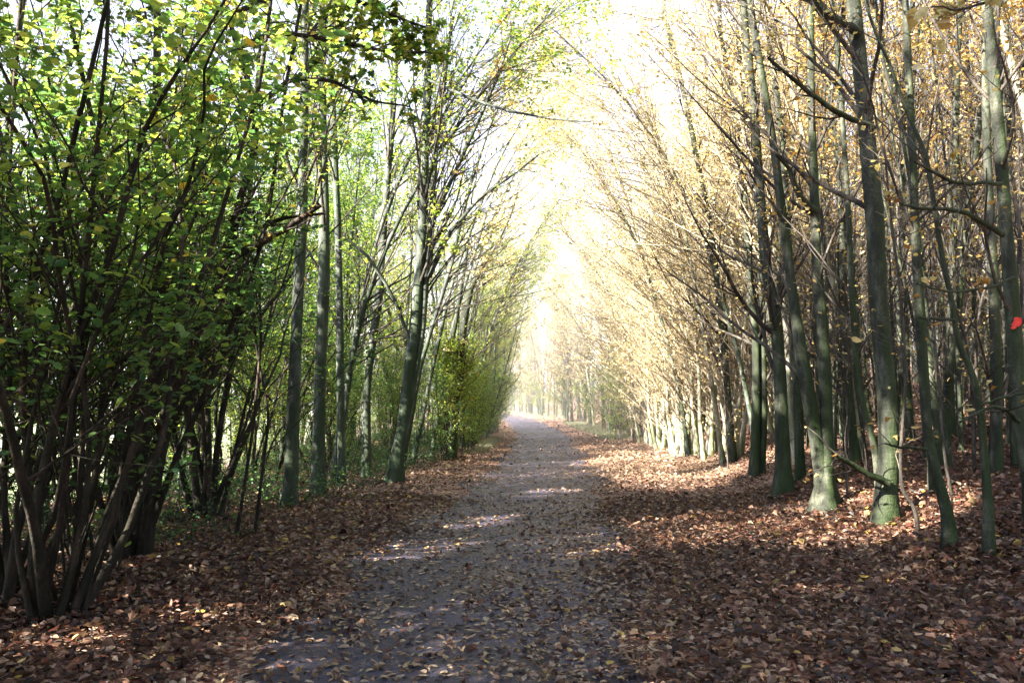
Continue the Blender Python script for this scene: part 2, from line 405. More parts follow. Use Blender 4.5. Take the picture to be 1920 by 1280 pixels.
# carpet of fallen leaves
mb = MB()
def pathness(x, y):
    d = x - cx(y) + .18 * np.sin(y * 1.7) + .12 * np.sin(y * 4.1 + x)
    return np.clip((1.75 - np.abs(d + .05)) / .9, 0, 1)
bands = [(2.6, 8, -5.5, 6, 1150, .86), (8, 14, -8, 10.5, 640, .95), (14, 22, -9, 16, 300, 1.15), (22, 40, -9, 27, 85, 1.5), (40, 90, -10, 38, 14, 1.9)]
for y0, y1, x0, x1, den, ss in bands:
    n = int((y1 - y0) * (x1 - x0) * den)
    x = RNG.uniform(x0, x1, n); y = RNG.uniform(y0, y1, n)
    vis = np.abs(x) < .72 * y + 1.5
    x, y = x[vis], y[vis]
    pn = pathness(x, y); d = x - cx(y)
    keepp = .20 + .26 * np.clip((d + .3) / 1.0, 0, 1) + .10 * (lowf(x * 3, y * 3) > 0)
    k = RNG.random(len(x)) < (1 - pn) + pn * keepp
    x, y, pn, d = x[k], y[k], pn[k], d[k]
    n = len(x)
    z = g(x, y) + .018 + RNG.random(n) ** 1.5 * (.045 * (1 - pn) + .012) + .0
    rv = RNG.random(n) ** 1.15 * .88 + .03 * lowf(x * 2, y * 2)
    pale = RNG.random(n) < .12 + .42 * pn
    rv = np.where(pale, RNG.uniform(.78, .93, n), rv)
    rv = np.where(pale & (pn > .4), RNG.uniform(.84, .96, n), rv)
    dry = (d > 1.2) & (d < 4.6) & (y > 18) & (y < 33) & (RNG.random(n) < .8)  # dry leaves, paled further so the sun patch's brightness sits in their colour
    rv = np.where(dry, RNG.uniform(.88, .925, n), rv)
    yel = RNG.random(n) < np.where((d < -.5) & (y > 8), .13, .03)
    rv = np.where(yel, RNG.uniform(.94, 1, n), rv)
    rv = np.clip(rv, 0, 1)
    L = RNG.uniform(.045, .095, n) * ss * (1 - .15 * pn) * np.where(RNG.random(n) < .3, RNG.uniform(.35, .7, n), 1) * np.where(RNG.random(n) < .07, 1.35, 1)
    tl = np.where(pn > .5, .16, .42)
    pos = np.stack([x, y, z], -1)
    det = y1 <= 14
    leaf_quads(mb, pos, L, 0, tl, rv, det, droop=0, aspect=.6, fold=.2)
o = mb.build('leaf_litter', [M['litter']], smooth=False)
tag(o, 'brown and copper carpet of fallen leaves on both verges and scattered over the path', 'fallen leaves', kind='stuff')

# pale grass on the far verges
mb = MB()
pts = []
for (y0, y1, d0, d1, n) in [(38, 60, 2.6, 4.2, 3600), (26, 38, -2.6, -2.0, 900), (70, 110, 1.5, 4, 4000)]:
    y = RNG.uniform(y0, y1, n); x = cx(y) + RNG.uniform(d0, d1, n)
    pts.append(np.stack([x, y, g(x, y)], -1))
pos = np.concatenate(pts); n = len(pos)
P = np.empty((n, 3, 3)); P[:, 0] = pos; P[:, 1] = pos + RNG.normal(size=(n, 3)) * .03 + [0, 0, .10]; P[:, 2] = P[:, 1] + RNG.normal(size=(n, 3)) * .05 + [0, 0, .08]
tubes(mb, P, np.tile([.008, .006, .001], (n, 1)), 3)
tag(mb.build('verge_grass', [M['grass']]), 'pale green grass on the verges further along the path', 'grass', kind='stuff')

# ------------------------------------------------------------------ trees: hand-placed
def trunk_lob(seed, base_z, flare):
    ph = RNG.random(4) * 6.28
    def f(a, P, R):
        z = (P[..., 2] - base_z)[..., None]
        fl = np.exp(-np.clip(z, 0, None) / .20) * flare * 1.7
        lob = 1 + fl * (1 + .55 * np.sin(3 * a + ph[0]) + .3 * np.sin(5 * a + ph[1]))
        return lob + .045 * np.sin(2 * a + ph[2] + z * 1.3) + .03 * np.sin(4 * a + ph[3] + z * 3.1) + .035 * np.sin(3 * a + z * 7.7 + ph[0]) * np.sin(z * 4.3 + ph[1]) + .04 * np.sin(z * 2.6 + ph[2])
    return f
def stem_from_pixels(pix, total_h=None, depth_lean=0.0, K=30, base=None, Y=None):
    p0 = on_ground(*pix[0][:2]) if base is None else base
    Y0 = p0[1] if Y is None else Y
    pts = []; rad = []
    for k, (px, py, w) in enumerate(pix):
        q = at_depth(px, py, Y0)
        h = q[2] - p0[2]
        q = at_depth(px, py, Y0 + depth_lean * h)
        pts.append(q); rad.append(w * .36 * Y0 / F)
    if base is None: pts[0] = p0.copy()
    if total_h:
        d = unit(np.array(pts[-1]) - np.array(pts[-2])); q = np.array(pts[-1]); r = rad[-1]
        topz = p0[2] + total_h
        n = max(2, int((topz - q[2]) / 1.2))
        dz = (topz - q[2]) / n
        for k in range(n):
            d = unit(d * .8 + np.array([0, 0, .25]) + RNG.normal(size=3) * .06)
            q = q + d * dz / max(d[2], .4); r = r * (.8 if k else .92)
            pts.append(q.copy()); rad.append(max(r, .008))
    return p0, *resample(pts, rad, K)
def hero(name, label, cat, pix, H=11, bark='beech', leafm='leaf_gold', nb=34, nleaf=2500, bias=(-.15, 0, .25), lsize=(.05, .08), extra=(), bL=(1.2, 3.2),
         tmin=.12, flare=.35, lean=0.0, cull=False, twigm='twig', marks=(), rnd=None, group=None, ang=(30, 65), sub=5, detail=False, tpow=.8, leafz=None, zoff=0):
    p0, P, R = stem_from_pixels(pix, H, lean, K=64)
    e = empty(name, tuple(p0), label, cat, group)
    mb = MB(); Pb = P.copy(); Pb[:, 0, 2] -= .2
    lob = trunk_lob(0, p0[2], flare)
    tubes(mb, Pb, R, 14, 0, lob)
    mb.build('trunk', [M[bark]], e, p0)
    stems = [(P, R)]
    for ex in extra:                       # further stems of the same tree, leaving the first one
        jy = p0[1] + RNG.uniform(-.05, .05)
        _, P2, R2 = stem_from_pixels(ex, H * RNG.uniform(.8, .95), lean, base=p0, Y=jy)
        mb = MB(); tubes(mb, P2, R2, 12, 0, trunk_lob(0, p0[2], flare * .6)); mb.build('trunk', [M[bark]], e, p0)
        stems.append((P2, R2))
    cr = MB()
    for Ps, Rs in stems:
        B, BR = spawn(Ps, Rs, nb, (tmin, .97), ang, bL, 9, bias, .07, .10, .42, .0045, tpow, .22, .04)
        C, CR = spawn(B, BR, sub, (.2, 1), (25, 60), (.4, 1.3), 6, (0, 0, .06), .03, .16, .6, .0028, 1, .35)
        D, DR = spawn(C, CR, 3, (.15, 1), (25, 60), (.18, .55), 4, (0, 0, .03), .02, .2, .7, .0018, 1, .5)
        if cull:
            kb = keep_mask(B[:, 5]); B, BR = B[kb], BR[kb]; kc = keep_mask(C[:, 3]); C, CR = C[kc], CR[kc]; kd = keep_mask(D[:, 2]); D, DR = D[kd], DR[kd]
        tubes(cr, B, BR, 6); tubes(cr, C, CR, 4); tubes(cr, D, DR, 3)
        leaves(cr, D, int(nleaf * (.55 if leafm == 'leaf_gold' else 1)) // len(stems), lsize, 1, .8, rnd, detail, cull=cull, zlo=leafz)
        leaves(cr, C, nleaf // 6 // len(stems), lsize, 1, .8, rnd, detail, cull=cull, zlo=leafz)
    cr.build('crown', [M[twigm], M[leafm]], e, p0)
    for (px, py, w, h, sl) in marks:
        # paint patch wrapped on the camera side of the trunk
        q = at_depth(px, py, p0[1]); z = q[2]
        i = int(np.argmin(np.abs(P[0, :, 2] - z))); c = P[0, i].copy(); r = R[0, i]
        c[0] = np.interp(z, P[0, :, 2], P[0, :, 0]); c[1] = np.interp(z, P[0, :, 2], P[0, :, 1])
        mk = MB(); nu, nv = 13, 13
        U, Vv = np.meshgrid(np.linspace(-1, 1, nu), np.linspace(-1, 1, nv))
        # disc-shaped patch with a ragged rim
        rr = np.maximum(np.abs(U), np.abs(Vv)); th = np.arctan2(Vv, U)
        rim = .8 + .16 * np.sin(3 * th + 1) + .10 * np.sin(6 * th) + .06 * np.sin(11 * th)
        rr = np.where(rr > 0, rr, 0)
        x_ = rr * np.cos(th) * rim * w; y_ = rr * np.sin(th) * rim * h
        xo = (q[0] - c[0])
        x_ = x_ + sl * y_
        aa = np.clip((xo + x_) / (r * 1.02), -.98, .98)
        ang_ = np.arcsin(aa)
        VX = c[0] + (r + .012) * np.sin(ang_); VY = c[1] - (r * 1.06 + .012) * np.cos(ang_); VZ = z + y_
        # follow lean
        cxz = np.interp(VZ, P[0, :, 2], P[0, :, 0]) - c[0]; VX = VX + cxz
        ii = np.arange(nv - 1)[:, None] * nu + np.arange(nu - 1)[None]
        mk.add(np.stack([VX, VY, VZ], -1).reshape(-1, 3), np.stack([ii, ii + 1, ii + 1 + nu, ii + nu], -1).reshape(-1, 4))
        mk.build('paint_mark', [M['red']], e, p0)
    return e, P, R, p0
def limb(e, p0, name, pix, Y, bark='beech', twigm='twig', leafm='leaf_gold', nleaf=20, sub=6, subL=(.3, .9), dy=0.0, lsize=(.05, .08), detail=True):
    """a hand-placed branch, child of its tree"""
    pts = [at_depth(px, py, Y + dy * k / len(pix)) for k, (px, py, w) in enumerate(pix)]
    P, R = resample(pts, [w * .5 * Y / F for _, _, w in pix], 14, .004)
    mb = MB(); tubes(mb, P, R, 7)
    B, BR = spawn(P, R, sub, (.25, 1), (25, 60), subL, 6, (0, 0, .02), .02, .14, .55, .003)
    C, CR = spawn(B, BR, 2, (.2, 1), (25, 60), (.12, .4), 4, (0, 0, 0), .0, .2, .6, .0018)
    tubes(mb, B, BR, 4, 1); tubes(mb, C, CR, 3, 1)
    leaves(mb, C, nleaf, lsize, 2, .8, None, detail, spread=.01)
    return mb.build(name, [M[bark], M[twigm], M[leafm]], e, p0)

palernd = lambda p: RNG.uniform(.45, 1, len(p))
BT, BC = 'beech_tree', 'tree'
# --- right-hand wood, front row
e, P, R, p0 = hero(BT, 'thick mossy beech trunk with flared foot, largest in the right-hand front row', BC,
     [(1657, 985, 62), (1660, 930, 50), (1668, 850, 46), (1660, 700, 48), (1646, 560, 49), (1640, 400, 46), (1628, 280, 42), (1612, 120, 38), (1600, 0, 34)], 12, nb=26, nleaf=1500, flare=.3, rnd=palernd, tmin=.2)
limb(e, p0, 'branch', [(1640, 240, 12), (1600, 225, 11), (1560, 205, 10), (1500, 160, 8), (1440, 110, 6)], p0[1] - .2, dy=-.8)
limb(e, p0, 'branch', [(1665, 905, 16), (1630, 890, 13), (1600, 872, 10), (1570, 855, 6)], p0[1] - .15, dy=-.4, nleaf=8)
limb(e, p0, 'branch', [(1610, 60, 18), (1580, 45, 17), (1545, 20, 15), (1515, -20, 13)], p0[1] - .1, dy=-.4)
e, P, R, p0 = hero(BT, 'forked beech splitting low into two mossy stems, left of the thickest trunk', BC,
     [(1550, 958, 56), (1548, 900, 44), (1550, 800, 34), (1546, 700, 30), (1540, 600, 30), (1530, 480, 26), (1526, 340, 23), (1521, 200, 20), (1520, 60, 18), (1521, -10, 17)], 12, nb=28, nleaf=1500, flare=.55, rnd=palernd,
     extra=[[(1545, 930, 40), (1534, 840, 36), (1515, 740, 34), (1500, 650, 30), (1488, 560, 26), (1470, 430, 24), (1452, 280, 22), (1430, 150, 19), (1408, 20, 16)]])
limb(e, p0, 'branch', [(1530, 395, 14), (1500, 370, 12), (1476, 310, 8), (1455, 290, 5)], p0[1] - .1, dy=-.4)
e, P, R, p0 = hero(BT, 'mossy beech with bright green foot and small red paint dash beside it', BC,
     [(1468, 930, 44), (1468, 880, 36), (1466, 800, 34), (1462, 690, 34), (1454, 590, 32), (1436, 500, 27), (1424, 350, 24), (1412, 180, 21), (1396, 40, 18)], 12, nb=30, nleaf=1600, flare=.5, rnd=palernd)
e, P, R, p0 = hero(BT, 'slim green beech curving sharply at its foot, right of the thickest trunk', BC,
     [(1782, 1036, 36), (1782, 1000, 30), (1772, 940, 27), (1752, 880, 26), (1738, 810, 25), (1731, 720, 24), (1722, 560, 23), (1716, 440, 21), (1712, 300, 20), (1704, 150, 19), (1697, 0, 17)], 12, nb=24, nleaf=1100, flare=.28, rnd=palernd, tmin=.2)
limb(e, p0, 'branch', [(1737, 842, 6), (1710, 838, 6), (1680, 836, 5), (1660, 832, 3)], p0[1] - .1, dy=-.3, nleaf=4, sub=3)
e, P, R, p0 = hero(BT, 'slender crooked beech kinked to the left at mid height, near the right edge', BC,
     [(1854, 1052, 27), (1853, 950, 23), (1845, 840, 21), (1834, 735, 20), (1820, 690, 17), (1795, 642, 14), (1784, 560, 13), (1768, 490, 13), (1754, 400, 12), (1737, 290, 12), (1705, 222, 10), (1670, 125, 8), (1640, 60, 7)], 9.5, nb=24, nleaf=700, flare=.25, rnd=palernd, tmin=.15)
limb(e, p0, 'branch', [(1840, 760, 5), (1880, 745, 5), (1925, 735, 4), (1960, 720, 3)], p0[1] - .1, dy=-.4, nleaf=5)
limb(e, p0, 'branch', [(1790, 600, 6), (1765, 598, 6), (1725, 596, 4)], p0[1] - .1, dy=-.3, nleaf=2, sub=1)
e, P, R, p0 = hero(BT, 'beech trunk with a red spray paint blotch at the right edge', BC,
     [(1942, 985, 44), (1932, 900, 38), (1912, 780, 36), (1903, 640, 35), (1895, 530, 34), (1884, 400, 33), (1873, 250, 31), (1860, 110, 29), (1850, 0, 27)], 12, nb=26, nleaf=1100, flare=.3, rnd=palernd,
     marks=[(1899, 606, .045, .06, .4)])
limb(e, p0, 'branch', [(1878, 345, 9), (1850, 342, 8), (1800, 345, 7), (1755, 325, 6), (1715, 305, 4)], p0[1] - .2, dy=-.6, nleaf=10)
limb(e, p0, 'branch', [(1880, 440, 12), (1840, 415, 10), (1800, 395, 8), (1740, 392, 6), (1690, 385, 4)], p0[1] - .2, dy=-.7, nleaf=10)
limb(e, p0, 'branch', [(1900, 520, 6), (1870, 535, 5), (1820, 545, 5), (1770, 548, 4), (1720, 530, 3)], p0[1] - .2, dy=-.6, nleaf=10)
limb(e, p0, 'branch', [(1910, 790, 9), (1890, 770, 8), (1860, 760, 6), (1800, 790, 4)], p0[1] - .2, dy=-.6, nleaf=8)
hero(BT, 'slim beech with a small red paint dash, left of the forked tree', BC,
     [(1500, 905, 26), (1498, 800, 24), (1494, 700, 22), (1486, 600, 20), (1478, 450, 18), (1470, 300, 16), (1450, 120, 14), (1430, 0, 12)], 11, nb=22, nleaf=1000, flare=.3, rnd=palernd, marks=[(1488, 651, .022, .03, .5)])
hero(BT, 'grey-green beech pair leaning apart behind the low front row', BC,
     [(1415, 896, 26), (1417, 800, 22), (1418, 650, 21), (1405, 500, 19), (1392, 350, 17), (1375, 200, 15), (1350, 60, 12)], 11, nb=30, nleaf=1600, flare=.3, rnd=palernd,
     extra=[[(1428, 893, 20), (1432, 780, 18), (1430, 600, 16), (1420, 400, 14), (1395, 180, 12), (1380, 40, 10)]])
hero(BT, 'thin beech with lime green bark at the sunlit edge of the wood', BC,
     [(1374, 866, 20), (1366, 760, 18), (1357, 640, 18), (1347, 545, 17), (1330, 410, 15), (1300, 260, 13), (1268, 110, 11), (1240, 0, 9)], 10.5, nb=34, nleaf=1500, flare=.3, bias=(-.3, -.05, .3))
hero(BT, 'thin dark beech stem bent like a bow, behind the forked tree', BC,
     [(1652, 950, 20), (1640, 830, 18), (1622, 780, 17), (1606, 700, 16), (1598, 560, 15), (1588, 350, 14), (1575, 150, 12), (1560, 0, 10)], 10, nb=18, nleaf=600, flare=.2, rnd=palernd)
hero('beech_sapling', 'wiry young stem snaking up the right side of the thickest trunk', 'sapling',
     [(1722, 1005, 9), (1716, 950, 9), (1690, 920, 8), (1688, 850, 8), (1700, 700, 7), (1690, 560, 7), (1672, 420, 6), (1660, 300, 5)], 4.6, nb=16, nleaf=110, flare=.1, rnd=palernd, bL=(.4, 1.2), bark='twig')
hero('beech_sapling', 'thin low sapling with dry leaves at the foot of the forked tree', 'sapling',
     [(1590, 940, 6), (1585, 860, 6), (1592, 780, 5), (1580, 700, 4), (1570, 620, 3)], 2.6, nb=14, nleaf=60, flare=.1, rnd=palernd, bL=(.3, .9), bark='twig')
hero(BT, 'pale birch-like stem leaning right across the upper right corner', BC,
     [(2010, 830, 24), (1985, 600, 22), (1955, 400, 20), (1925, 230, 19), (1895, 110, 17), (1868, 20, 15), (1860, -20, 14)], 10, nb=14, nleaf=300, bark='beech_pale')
hero(BT, 'straight grey beech standing behind the crooked slender one', BC,
     [(1782, 830, 26), (1780, 700, 22), (1786, 500, 20), (1790, 300, 18), (1796, 100, 16), (1800, 0, 15)], 13, nb=20, nleaf=1000)
hero(BT, 'dark slim beech second row, right of the thickest trunk', BC,
     [(1708, 828, 20), (1700, 700, 18), (1692, 500, 17), (1690, 300, 15), (1700, 100, 14)], 13, nb=20, nleaf=1000)

# --- left side, grey maples in a row
LT = 'maple_tree'
grn = lambda p: np.clip(RNG.normal(.45, .18, len(p)) + .09 * (p[:, 2] - 3.2), 0, 1)  # backlight of the upper foliage put into the colour, yellower with height
yel = lambda p: np.clip(RNG.normal(.6, .2, len(p)), 0, 1)
lk = dict(bark='grey', leafm='leaf_lime', bias=(.12, -.05, .35), cull=True, rnd=yel, lsize=(.06, .10), ang=(25, 50), bL=(1.5, 4))
hero(LT, 'dark maple trunk nearest the camera in the left-hand row', BC,
     [(543, 953, 42), (546, 900, 36), (548, 820, 33), (553, 680, 31), (561, 520, 30), (566, 400, 29), (568, 250, 27), (570, 130, 25), (572, 0, 22)], 12, nb=30, nleaf=2500, flare=.25, tmin=.3, **lk)
hero(LT, 'green-tinged straight maple trunk, second in the left-hand row', BC,
     [(598, 930, 38), (597, 860, 33), (601, 690, 31), (608, 520, 29), (608, 400, 27), (605, 250, 24), (604, 100, 22), (602, 0, 20)], 12, nb=30, nleaf=2500, flare=.25, tmin=.3, **lk)
hero(LT, 'slim straight maple between the green-tinged trunk and the leaning one', BC,
     [(641, 917, 24), (640, 850, 21), (638, 690, 20), (636, 540, 19), (633, 400, 18), (626, 250, 16), (620, 100, 14)], 11, nb=26, nleaf=1800, flare=.25, tmin=.25, **lk)
hero(LT, 'grey maple leaning slightly right, set back behind the row', BC,
     [(688, 898, 26), (687, 820, 22), (688, 728, 21), (700, 630, 20), (711, 560, 20), (718, 440, 19), (732, 280, 17), (742, 120, 15)], 12, nb=30, nleaf=2200, flare=.25, tmin=.25, **lk)
e, P, R, p0 = hero(LT, 'twin-stemmed maple leaning towards the path with a mossy foot', BC,
     [(737, 908, 44), (745, 850, 34), (757, 790, 32), (764, 720, 31), (778, 610, 28), (787, 490, 26), (794, 390, 24), (799, 240, 21), (803, 90, 18), (805, 0, 16)], 12, nb=42, nleaf=3000, flare=.3, tmin=.3,
     extra=[[(760, 800, 16), (773, 730, 18), (792, 630, 16), (801, 490, 16), (809, 400, 14), (820, 250, 12), (840, 100, 9)]], **{**lk, 'bias': (.3, -.05, .35)})
limb(e, p0, 'branch', [(805, 520, 9), (840, 440, 8), (900, 370, 6), (960, 330, 4), (1010, 290, 3)], p0[1], bark='grey', leafm='leaf_lime', dy=-1, nleaf=120, sub=12, subL=(.6, 1.6), detail=False)
limb(e, p0, 'branch', [(800, 440, 10), (850, 330, 8), (900, 220, 6), (940, 130, 4), (960, 60, 3)], p0[1], bark='grey', leafm='leaf_gold', dy=-1, nleaf=420, sub=26, subL=(.6, 1.6), detail=False)
limb(e, p0, 'branch', [(803, 150, 6), (880, 185, 6), (960, 210, 5), (1040, 224, 4), (1108, 228, 3)], p0[1] - .5, bark='grey', leafm='leaf_gold', dy=-1, nleaf=60, sub=6, subL=(.5, 1.3), detail=False)
limb(e, p0, 'branch', [(775, 660, 9), (740, 560, 7), (690, 480, 6), (640, 440, 4)], p0[1], bark='grey', leafm='leaf_lime', dy=-1, nleaf=60, sub=8)
hero('field_maple', 'ivy-clad leaning tree with a snapped top where the left hedge begins', BC,
     [(846, 862, 26), (850, 800, 21), (860, 700, 20), (870, 600, 20), (882, 540, 17), (905, 500, 9), (930, 460, 6)], 8, nb=60, nleaf=4200, flare=.3, tmin=.05, **{**lk, 'bark': 'beech', 'leafm': 'leaf_lime', 'rnd': lambda p: np.clip(RNG.normal(.7, .15, len(p)), 0, 1), 'bL': (.6, 1.8), 'bias': (.1, -.1, .1)},
     extra=[[(842, 850, 14), (838, 780, 13), (834, 700, 13), (852, 620, 12), (872, 500, 8)]])

# --- hazels at the left
def stool(label, pix_stems, fans, base, H=(4.5, 7), leafn=9000, lz=.5, tocam=0., group=None, leafm='leaf_green', rnd=grn, fan_bias=(.25, -.05), lsize=(.05, .088), nb=9, carve=None, detail=True, spreadr=.25, rstem=(.018, .045)):
    p0 = on_ground(*base)
    e = empty('hazel_shrub', tuple(p0), label, 'shrub', group)
    S = []
    for pix, H_, lean in pix_stems:
        pp = p0 + np.array([0, RNG.uniform(-.15, .15), 0])
        _, P, R = stem_from_pixels(pix, H_, lean, K=24, base=pp, Y=pp[1])
        S.append((P, R))
    for k in range(fans):
        az = RNG.random() * 2 * PI; sp = RNG.uniform(.05, .75)
        d = unit(np.array([math.cos(az) * sp * .6 + fan_bias[0] * RNG.uniform(.2, 1.4), math.sin(az) * sp * .6 + fan_bias[1], 1.0]))
        q = p0 + np.array([math.cos(az), math.sin(az), 0]) * spreadr * RNG.random(); q[2] = p0[2] - .1
        L = RNG.uniform(*H); r0 = RNG.uniform(*rstem); pts = [q.copy()]; rr = [r0 * 1.2]
        for s in range(7):
            d = unit(d + RNG.normal(size=3) * .19 + np.array([.02, 0, .04 if s < 3 else -.04])); q = q + d * L / 7
            pts.append(q.copy()); rr.append(r0 * (1 - .12 * (s + 1)))
        if carve is not None and pts[-1][0] > (carve + .03) * pts[-1][1]:
            for m_ in range(1, len(pts)): pts[m_] = pts[m_] - np.array([(pts[-1][0] - (carve + .03) * pts[-1][1]) * (m_ / 7) ** 1.3, 0, 0]) if m_ < len(pts) - 1 else pts[m_]
            pts[-1] = pts[-2] + (pts[-2] - pts[-3])
        S.append(resample(pts, rr, 20, .006))
    for P, R in S:
        mb = MB(); tubes(mb, P, R, 8, 0, trunk_lob(0, p0[2], .15)); mb.build('stem', [M['hazel']], e, p0)
    cr = MB()
    AP = []; 
    for P, R in S:
        B, BR = spawn(P, R, nb, (.18, 1), (25, 65), (.8, 2.4), 8, (.06, 0, .12), .02, .13, .55, .004)
        AP.append((B, BR))
    B = np.concatenate([a for a, _ in AP]); BR = np.concatenate([b for _, b in AP])
    C, CR = spawn(B, BR, 5, (.15, 1), (30, 65), (.35, 1.0), 6, (0, 0, .05), .0, .16, .6, .0026)
    D, DR = spawn(C, CR, 3, (.15, 1), (30, 65), (.12, .4), 4, (0, 0, 0), .0, .2, .7, .0018)
    global CARVE
    CARVE = carve
    if GAPS:
        kc = keep_mask(C[:, 3]) & carve_mask(C[:, 4]); C, CR = C[kc], CR[kc]; kd = keep_mask(D[:, 2]) & carve_mask(D[:, 2]); D, DR = D[kd], DR[kd]
    kb = carve_mask(B[:, 5]); B, BR = B[kb], BR[kb]
    tubes(cr, B, BR, 5); tubes(cr, C, CR, 4); tubes(cr, D, DR, 3)
    leaves(cr, D, leafn, lsize, 1, .5, rnd, detail, droop=.15, aspect=.78, spread=.02, cull=True, zlo=lz + p0[2])
    cr.build('crown', [M['hazel'], M[leafm]], e, p0)
    CARVE = None
    return e, p0, S
hz = 'hazel bushes along the left verge'
stool('nearest hazel clump at the left with a broken reddish stem', [
    ([(120, 1160, 22), (150, 1040, 20), (178, 900, 19), (188, 800, 18), (194, 706, 15)], None, 0),
    ([(75, 1165, 18), (110, 1000, 17), (135, 800, 15), (150, 600, 14), (170, 400, 12)], 5.5, -.1),
    ([(105, 1150, 22), (60, 950, 18), (40, 750, 17), (60, 520, 15), (110, 380, 12)], 5.2, -.1),
    ([(135, 1150, 22), (215, 950, 18), (260, 800, 16), (330, 640, 14), (385, 500, 12)], 5.5, .05)],
    9, (100, 1160), H=(4, 6), leafn=5000, lz=1.0, carve=-.36)
e, p0, S = stool('leaning hazel clump with the thickest arching stem, left of the verge', [
    ([(268, 1050, 42), (285, 930, 36), (300, 840, 34), (325, 740, 32), (360, 640, 30), (400, 550, 27), (432, 480, 25), (446, 385, 20), (478, 290, 18), (480, 200, 16), (445, 90, 13), (420, 0, 11)], 6.8, .0),
    ([(250, 1050, 26), (262, 900, 22), (290, 720, 20), (300, 560, 20), (330, 430, 18), (388, 318, 13)], None, .0),
    ([(240, 1050, 24), (225, 900, 20), (215, 700, 20), (205, 500, 18), (195, 330, 16), (165, 190, 14), (130, 30, 11)], 7, .0),
    ([(262, 1045, 22), (330, 860, 16), (400, 700, 14), (455, 560, 12), (500, 430, 10)], 6.5, .0)],
    7, (250, 1052), H=(4.5, 6.8), leafn=5000, lz=1.7, carve=-.31)
limb(e, p0, 'branch', [(430, 485, 20), (480, 460, 15), (540, 425, 12), (600, 385, 10)], p0[1] - .1, bark='hazel', twigm='hazel', leafm='leaf_green', nleaf=10, sub=2)
limb(e, p0, 'branch', [(300, 560, 15), (360, 510, 12), (440, 460, 10), (520, 410, 8), (610, 400, 5)], p0[1] + .1, bark='hazel', twigm='hazel', leafm='leaf_green', nleaf=90, sub=9, subL=(.4, 1.0))
limb(e, p0, 'branch', [(445, 90, 12), (520, 60, 10), (620, 75, 8), (720, 95, 6), (810, 100, 4)], p0[1] - .3, bark='hazel', twigm='hazel', leafm='leaf_lime', nleaf=900, sub=22, subL=(.3, .8), dy=.3, lsize=(.05, .08))
limb(e, p0, 'branch', [(480, 200, 12), (540, 150, 9), (620, 150, 7), (700, 190, 5), (770, 200, 3)], p0[1] - .3, bark='hazel', twigm='hazel', leafm='leaf_green', nleaf=260, sub=12, subL=(.2, .5), dy=.2, lsize=(.06, .09))
limb(e, p0, 'branch', [(432, 30, 12), (540, -20, 10), (640, -10, 8), (740, 30, 6), (820, 60, 4)], p0[1] - .3, bark='hazel', twigm='hazel', leafm='leaf_lime', nleaf=900, sub=22, subL=(.3, .8), dy=.3, lsize=(.05, .08))
stool('hazel clump fanning out in the shade behind the arching stem', [
    ([(375, 975, 20), (360, 850, 17), (340, 700, 14), (310, 520, 12)], 6.5, 0), ([(390, 975, 18), (392, 850, 16), (388, 700, 14), (385, 520, 12), (370, 300, 10)], 7, 0),
    ([(398, 970, 18), (405, 850, 15), (430, 690, 13), (460, 540, 12), (470, 330, 10)], 7, 0), ([(365, 985, 16), (335, 860, 14), (315, 740, 12), (300, 600, 10)], 6, 0)],
    8, (383, 978), H=(4, 7), leafn=3500, lz=1.9, carve=-.29)
stool('thin pair of hazel rods with few leaves on the verge edge', [
    ([(440, 1020, 10), (455, 930, 9), (475, 800, 8), (490, 640, 7), (485, 500, 6)], 4.5, 0), ([(478, 1000, 9), (490, 900, 8), (505, 780, 7), (480, 650, 6)], 4, 0)],
    0, (458, 1012), leafn=700, lz=1.0, nb=7, lsize=(.05, .08))
stool('leafy hazel rods cut off by the left edge of the view', [
    ([(20, 1120, 18), (5, 900, 15), (20, 700, 13), (10, 450, 11)], 6, 0)], 10, (5, 1130), H=(3.5, 6), leafn=4200, lz=.25, carve=-.39, fan_bias=(.05, 0))
stool('low leafy hazel shoots between the two nearest clumps', [], 12, (185, 1085), H=(2.0, 4.0), leafn=2600, lz=.2, carve=-.40, fan_bias=(.1, 0), rstem=(.008, .018))
k = 0
descr = ['hazel clump in the second line, behind the nearest clump', 'hazel clump deep in shade at the far left', 'tall hazel clump filling the gap behind the arching stem', 'hazel clump behind the dark maple trunk',
         'bushy hazel behind the green-tinged trunk', 'pale backlit hazel at the left field edge', 'small hazel under the slim maple', 'backlit hazel clump left of the fan of stems']
for (bx, by, n, lf) in [(-5.8, 8.2, 11, 9000), (-7.2, 11.0, 10, 8000), (-5.6, 11.5, 9, 7000), (-5.4, 14.5, 8, 6000), (-5.6, 17.5, 8, 6000), (-8.6, 15.0, 9, 6500), (-4.9, 20.0, 8, 6000), (-9.3, 12.5, 9, 6500)]:
    p = np.array([bx, by, float(g(bx, by))])
    v = p - CAM
    cxp = 960 + F * v[0] / (v @ FWD); cyp = 640 - F * (v @ UPV) / (v @ FWD)
    stool(descr[k], [], n, (cxp, cyp), H=(4.5, 7.5), leafn=int(lf * .6), lz=.4 if by < 13 else 1.2, carve=(-.30 if by < 12 else -.2), fan_bias=(.08, 0), detail=False, leafm='leaf_lime' if k % 3 else 'leaf_green', rnd=lambda p: np.clip(RNG.normal(.35, .2, len(p)), 0, 1), spreadr=.5); k += 1

